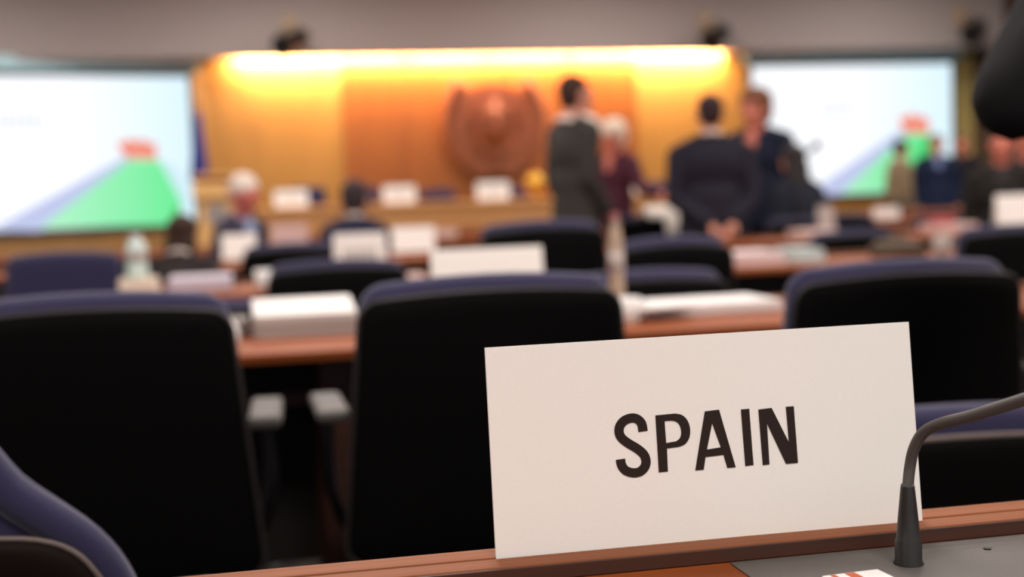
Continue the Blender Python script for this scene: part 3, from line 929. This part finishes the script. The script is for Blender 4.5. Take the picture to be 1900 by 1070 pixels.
# ------------------------------------------------------------------ people
SKIN = mat('skin', (206, 140, 118), .6, spec=.3)
SKIN_R = mat('ruddy_skin', (208, 120, 100), .6, spec=.3)
EYE = mat('eye_dark', (40, 28, 24), .3)
SHIRT = mat('white_shirt', (226, 208, 200), .8)


def person(label, px, pytop, d, H=1.72, face=0, seated=False, lean=0, head_turn=0, head_nod=0, arms=None, jacket=(30, 28, 30), trousers=(26, 24, 26),
           hair=(46, 32, 26), hair_style='short', shirt=SHIRT, skin=SKIN, vox=.009, tie=None, build=1.0, z0=None, name='person', collar_big=False, fixed=None, width=1.0, hs=1.0, sleeve=.058):
    p = fixed if fixed is not None else PD(px, pytop, d)
    s = H / 1.75
    B = build
    lift = 0
    hip = Vector((0, 0, .92 * s)); shz = 1.38 if B > 1.22 else 1.415
    if seated: hip.z = p.z - (1.75 - .92) * s * math.cos(lean) - (0.0)
    Mt = Matrix.Rotation(-lean, 3, 'X')

    def tz(x, y, z):   # torso point given as if standing
        return hip + Mt @ Vector((x * s * width, y * s, (z - .92) * s))
    shL, shR = tz(-.185 * B, 0, shz), tz(.185 * B, 0, shz)
    neck0, neck1 = tz(0, -.005, 1.46), tz(0, .015, 1.57)
    hc = tz(0, .03, 1.648)
    HM = Matrix.Rotation(head_turn, 3, 'Z') @ Matrix.Rotation(-(lean * .5) - head_nod, 3, 'X')

    def hp(x, y, z): return hc + HM @ (Vector((x, y, z)) * s * hs)
    arms = arms or {}
    aL_ = arms.get('L', ((-.05, -.02, -.29), (-.03, .05, -.53)))
    aR_ = arms.get('R', ((.05, -.02, -.29), (.03, .05, -.53)))
    A = []
    for sh, (e, w_) in ((shL, aL_), (shR, aR_)):
        A.append((sh, sh + Mt @ (Vector(e) * s), sh + Mt @ (Vector(w_) * s)))
    legs = []
    for sx in (-1, 1):
        h0 = hip + Vector((sx * .095 * s, 0, -.02 * s))
        if seated:
            k = h0 + Vector((sx * .05, .42 * s, .02)); a = Vector((k.x, k.y - .03, .09))
        else:
            k = Vector((h0.x * 1.05, .01, .50 * s)); a = Vector((h0.x * 1.1, -.01, .09))
        legs.append((h0, k, a))

    def hand(bm, wr, el, sx, infl=0):
        d_ = (wr - el).normalized(); side = d_.cross(Vector((0, 0, 1)))
        if side.length < .2: side = Vector((0, 1, 0)) - d_ * d_.y
        side.normalize(); nn = side.cross(d_).normalized()
        pc = wr + d_ * .045 * s
        Mm = Matrix((side, d_, nn)).transposed()
        sphere(bm, pc, (.042 * s, .052 * s, .017 * s), Mm, 3)
        limb(bm, wr, pc, .026 * s, .024 * s)
        for i, (off, ln) in enumerate(((-.030, .062), (-.010, .074), (.011, .070), (.030, .054))):
            b0 = wr + d_ * .085 * s + side * off * s
            m1 = b0 + (d_ * .85 - nn * .35) * ln * .55 * s; m2 = m1 + (d_ * .45 - nn * .8) * ln * .5 * s
            limb(bm, b0 - d_ * .02 * s, m1, .0092 * s, .0085 * s); limb(bm, m1, m2, .0085 * s, .007 * s)
        tb = wr + d_ * .02 * s + side * sx * -.03 * s
        limb(bm, tb, tb + (d_ * .7 - side * sx * .6 - nn * .3) * .045 * s, .012 * s, .010 * s)
        q_ = tb + (d_ * .7 - side * sx * .6 - nn * .3) * .045 * s
        limb(bm, q_, q_ + (d_ * .9 - nn * .4) * .028 * s, .010 * s, .008 * s)

    def body(bm):
        sphere(bm, hp(0, -.01, .022), (.076 * s * hs, .096 * s * hs, .092 * s * hs), HM)
        sphere(bm, hp(0, .022, -.035), (.058 * s * hs, .070 * s * hs, .075 * s * hs), HM)
        sphere(bm, hp(0, .055, -.078), (.034 * s * hs, .032 * s * hs, .028 * s * hs), HM, 2)
        limb(bm, hp(0, .088, .012), hp(0, .108, -.022), .009 * s * hs, .014 * s * hs)      # nose
        limb(bm, hp(-.022, .082, -.052), hp(.022, .082, -.052), .009 * s * hs, .009 * s * hs)   # lips
        limb(bm, hp(-.045, .070, .028), hp(.045, .070, .028), .013 * s * hs, .013 * s * hs)   # brow
        for sx in (-1, 1):
            sphere(bm, hp(sx * .079, -.005, -.005), (.012 * s * hs, .022 * s * hs, .033 * s * hs), HM, 2)
            sphere(bm, hp(sx * .036, .058, -.024), (.024 * s * hs, .022 * s * hs, .024 * s * hs), HM, 2)
        limb(bm, neck0, neck1, .062 * s, .056 * s)
        sphere(bm, tz(0, 0, 1.30), (.165 * s * B, .105 * s, .19 * s), Mt)
        sphere(bm, tz(0, 0, 1.10), (.145 * s * B, .10 * s, .17 * s), Mt)
        sphere(bm, tz(0, -.01, .94), (.16 * s * B, .105 * s, .13 * s), Mt)
        limb(bm, tz(-.05, -.005, 1.45), shL, .046 * s, .050 * s); limb(bm, tz(.05, -.005, 1.45), shR, .046 * s, .050 * s)
        for i, (sh, el, wr) in enumerate(A):
            limb(bm, sh, el, .048 * s, .038 * s); limb(bm, el, wr, .037 * s, .025 * s); hand(bm, wr, el, (-1, 1)[i])
        for h0, k, a in legs:
            limb(bm, h0, k, .082 * s, .054 * s); limb(bm, k, a, .052 * s, .036 * s)
            limb(bm, a + Vector((0, 0, -.035)), a + Vector((0, .14, -.055)), .034, .028)
    root = meobj(name, remesh(body, .0065 if vox < .008 else .009, 2, .4), skin)
    tag(root, label, 'person')

    def jk(bm):
        sphere(bm, tz(0, -.005, 1.30), (.19 * s * B, .128 * s, .20 * s), Mt)
        sphere(bm, tz(0, -.005, 1.10), (.175 * s * B, .125 * s, .19 * s), Mt)
        limb(bm, tz(-.05, -.01, 1.475), shL, .058 * s, .068 * s); limb(bm, tz(.05, -.01, 1.475), shR, .058 * s, .068 * s)
        limb(bm, tz(-.06, -.02, 1.47), tz(.06, -.02, 1.47), .058 * s, .058 * s)
        q = bmesh.ops.create_cone(bm, cap_ends=True, segments=24, radius1=.195 * s * B, radius2=.165 * s * B, depth=.34 * s)
        for v in q['verts']: v.co = hip + Mt @ Vector((v.co.x, v.co.y * .68, v.co.z + .04 * s))
        for sh, el, wr in A:
            limb(bm, sh, el, .068 * s, sleeve * s); e2 = el + (wr - el) * .93; limb(bm, el, e2, sleeve * s, .046 * s)
    meobj('jacket', remesh(jk, .012, 5), mat('jacket_%d_%d_%d' % jacket, jacket, .85, noise=.1, scale=80, spec=.2), root)

    def tr(bm):
        sphere(bm, tz(0, -.01, .93), (.172 * s * B, .118 * s, .13 * s), Mt)
        for h0, k, a in legs:
            limb(bm, h0, k, .098 * s, .072 * s); limb(bm, k, a + Vector((0, 0, .01)), .070 * s, .058 * s)
    meobj('trousers', remesh(tr, .014, 4), mat('trousers_%d_%d_%d' % trousers, trousers, .85, spec=.2), root)
    for h0, k, a in legs:
        bm = bmesh.new(); limb(bm, a + Vector((0, -.03, -.045)), a + Vector((0, .17, -.055)), .044, .035)
        for v in bm.verts: v.co.z = max(v.co.z, 0)
        obj('shoe', bm, BLACKP, root, True)

    def cr(bm):
        k = 1.45 if collar_big else 1.0
        for i in range(14):
            an = 2 * PI * i / 14; an2 = 2 * PI * (i + 1) / 14
            f = lambda a_: tz(.068 * k ** .6 * math.cos(a_), -.004 + .066 * k ** .6 * math.sin(a_), 1.505 - .02 * math.sin(a_) - (.02 if collar_big else 0))
            limb(bm, f(an), f(an2), .016 * s * k, .016 * s * k)
        sphere(bm, tz(0, .098, 1.40), (.05 * s, .030 * s, .09 * s), Mt)
        if collar_big: sphere(bm, tz(0, .07, 1.465), (.115 * s, .115 * s, .075 * s), Mt)
    meobj('shirt', remesh(cr, .008, 3), shirt, root)
    if tie:
        bm = bmesh.new(); box(bm, (-.022, -.006, -.22), (.022, .006, .05), .004)
        for v in bm.verts: v.co = tz(0, .138, 1.38) + Mt @ v.co
        obj('tie', bm, tie, root)

    def hr(bm):
        if hair_style == 'short':
            sphere(bm, hp(0, -.022, .040), (.083 * s * hs, .098 * s * hs, .090 * s * hs), HM)
            sphere(bm, hp(0, -.050, -.005), (.072 * s * hs, .062 * s * hs, .075 * s * hs), HM)
        elif hair_style == 'full':
            sphere(bm, hp(0, -.022, .045), (.098 * s * hs, .108 * s * hs, .095 * s * hs), HM)
            sphere(bm, hp(0, -.045, -.015), (.09 * s * hs, .075 * s * hs, .09 * s * hs), HM)
        else:  # long
            sphere(bm, hp(0, -.022, .035), (.09 * s * hs, .105 * s * hs, .092 * s * hs), HM)
            sphere(bm, hp(0, -.055, -.07), (.095 * s * hs, .06 * s * hs, .13 * s * hs), HM)
            sphere(bm, hp(0, -.07, -.17), (.11 * s * hs, .055 * s * hs, .10 * s * hs), HM)
    meobj('hair', remesh(hr, .009, 2), mat('hair_%d_%d_%d' % hair, hair, .8, noise=.2, scale=120, spec=.3), root)
    for sx in (-1, 1):
        bm = bmesh.new(); sphere(bm, hp(sx * .032, .080, .010), (.013 * s * hs, .009 * s * hs, .008 * s * hs), HM, 2); obj('eye', bm, EYE, root, True)
    root.location = (p.x, p.y, 0); root.rotation_euler = (0, 0, face)
    # bring the head exactly below the given picture point
    off = Matrix.Rotation(face, 3, 'Z') @ Vector((hc.x, hc.y, 0))
    root.location = (p.x - off.x, p.y - off.y, 0)
    return root


def Hof(px, py, d): return PD(px, py, d).z


DCL = mat('dark_shirt', (44, 38, 40), .85)
person('man in charcoal suit with white collar standing left of the white-haired person', 1068, 147, 8.5, Hof(1068, 147, 8.5), R(-72), jacket=(58, 53, 50), hair=(58, 36, 28), vox=.007, collar_big=True,
       arms={'R': ((.01, -.03, -.29), (.0, .12, -.50)), 'L': ((-.02, -.02, -.29), (-.0, .08, -.52))}, skin=SKIN, head_nod=R(-4), build=1.05, hs=1.08)
person('person with white hair and maroon top facing the charcoal-suited man', 1136, 232, 10.7, Hof(1136, 232, 10.7), R(125), jacket=(74, 34, 48), hair=(226, 206, 186), hair_style='full', vox=.007,
       arms={'R': ((.04, .1, -.24), (-.02, .32, -.33)), 'L': ((-.14, .05, -.24), (-.36, .08, -.29))}, head_nod=R(12), skin=SKIN_R, hs=1.18, shirt=SKIN_R)
person('man in dark suit seen from behind with hands clasped behind his back', 1316, 184, 8.3, Hof(1316, 184, 8.3), R(-12), jacket=(34, 31, 42), trousers=(28, 26, 34), hair=(52, 34, 34), vox=.007,
       arms={'L': ((-.035, -.07, -.30), (.19, -.17, -.475)), 'R': ((.035, -.07, -.30), (-.12, -.17, -.465))}, build=1.28, hs=1.12)
person('person with brown hair and ruddy face in navy jacket behind the suited man', 1400, 176, 9.35, Hof(1400, 176, 9.35), R(128), jacket=(26, 30, 48), trousers=(24, 24, 34), hair=(112, 68, 46), hair_style='full', skin=SKIN_R, build=1.2, head_turn=R(0), hs=1.2, shirt=SKIN_R)
person('person in dark coat seated in front of the right screen', 1470, 272, 8.9, 1.62, R(5), seated=True, jacket=(32, 34, 44), hair=(44, 34, 36), hair_style='long', shirt=DCL, lean=R(10), build=.74, hs=1.0)
person('person in navy jacket and light blue shirt below the red slide shape', 1738, 252, 14.3, Hof(1738, 252, 14.3), R(168), jacket=(28, 36, 60), hair=(60, 42, 38), shirt=mat('blue_shirt', (120, 138, 186), .8), build=1.15)
person('slim person in khaki clothes in front of the right screen edge', 1672, 262, 15.3 - .9, Hof(1672, 262, 14.4), R(-80), jacket=(136, 116, 92), trousers=(80, 70, 60), hair=(58, 40, 34), build=.8)
person('person in black clothes right of the navy jacket and light blue shirt', 1786, 256, 15.8, Hof(1786, 256, 15.8), R(150), jacket=(30, 28, 34), hair=(70, 40, 34), skin=SKIN_R, shirt=DCL)
person('person in dark clothes seated at far right below the black sleeve', 1858, 244, 9.0, 1.62, R(150), seated=True, jacket=(34, 30, 28), hair=(80, 44, 34), skin=SKIN_R, shirt=DCL)
person('person in dark clothes at the right edge behind the brown bag', 1905, 240, 10.0, 1.68, R(170), seated=True, jacket=(36, 30, 28), hair=(74, 44, 34), skin=SKIN_R, shirt=DCL)
person('white-haired person with ruddy face seated right of the lectern', 452, 334, 8.4, 1.62, R(-140), seated=True, jacket=(60, 54, 70), hair=(222, 204, 192), skin=mat('flushed_skin', (214, 112, 100), .6), hair_style='short', shirt=mat('pale_blue_shirt', (150, 160, 190), .8), head_nod=R(22), lean=R(5), hs=1.15, build=.85)
person('dark-haired person in navy suit seated before the podium table, seen from behind', 657, 346, 8.8, 1.56, R(-10), seated=True, jacket=(38, 38, 58), hair=(54, 40, 44), lean=R(12), hs=1.25)
person('person with long dark brown hair seated below the left screen', 338, 403, 6.25, 1.40, R(-14), seated=True, jacket=(42, 34, 34), hair=(58, 38, 28), hair_style='long', lean=R(20))
# person on the phone just outside the frame: only the bent elbow shows
e_ = PD(1884, 186, 2.1)
s = 1.78 / 1.75
fx = Vector((e_.x, e_.y, 1.75))
pr = person('person in black jacket at the right edge, only a bent elbow showing', 0, 0, 0, 1.86, R(-10), jacket=(20, 18, 20), trousers=(20, 19, 22), hair=(30, 24, 22), vox=.007,
            arms={'L': ((-.24, .03, -.29), (-.09, .12, -.03)), 'R': ((.05, -.02, -.29), (.03, .05, -.53))}, fixed=fx, sleeve=.066)
# move so that the elbow sits where the photo shows it
s = 1.86 / 1.75
el_local = Vector((-.185 * s, 0, 1.415 * s)) + Vector((-.24, .03, -.29)) * s
off = Matrix.Rotation(R(-10), 3, 'Z') @ el_local
pr.location = (e_.x - off.x, e_.y - off.y, 0)
print('ELBOW want z', e_.z, 'have', el_local.z)

# ------------------------------------------------------------------ ceiling lamps and light
LAMP = mat('lamp_diffuser', (255, 236, 214), .5, emit=6)
for i in range(4):
    for j in range(5):
        x, y = -3.2 + i * 3.9, -1.0 + j * 3.9
        if y > 15.5: continue
        t = thing('ceiling_lamp', 'square white ceiling lamp over the hall', 'lamp', (x, y, 3.94), 0, 'ceiling lamps over the hall')
        obj('lamp_housing', mbox((-.62, -.62, .0), (.62, .62, .06)), WHITEP, t)
        obj('diffuser', mbox((-.58, -.58, -.012), (.58, .58, -.001)), LAMP, t)
        Lt = bpy.data.lights.new('lamp_light', 'AREA'); Lt.shape = 'SQUARE'; Lt.size = 1.1; Lt.energy = 62; Lt.color = (1, .98, .97)
        lo = bpy.data.objects.new('lamp_light', Lt); C.objects.link(lo); lo.location = (x, y, 3.9)

wd = bpy.data.worlds.new('world'); bpy.context.scene.world = wd; wd.use_nodes = True
wd.node_tree.nodes['Background'].inputs[0].default_value = (1, .98, .97, 1)
wd.node_tree.nodes['Background'].inputs[1].default_value = 1.15

sc_ = bpy.context.scene
sc_.view_settings.view_transform = 'Standard'; sc_.view_settings.look = 'None'
sc_.view_settings.exposure = 0; sc_.view_settings.gamma = 1; sc_.view_settings.use_curve_mapping = False
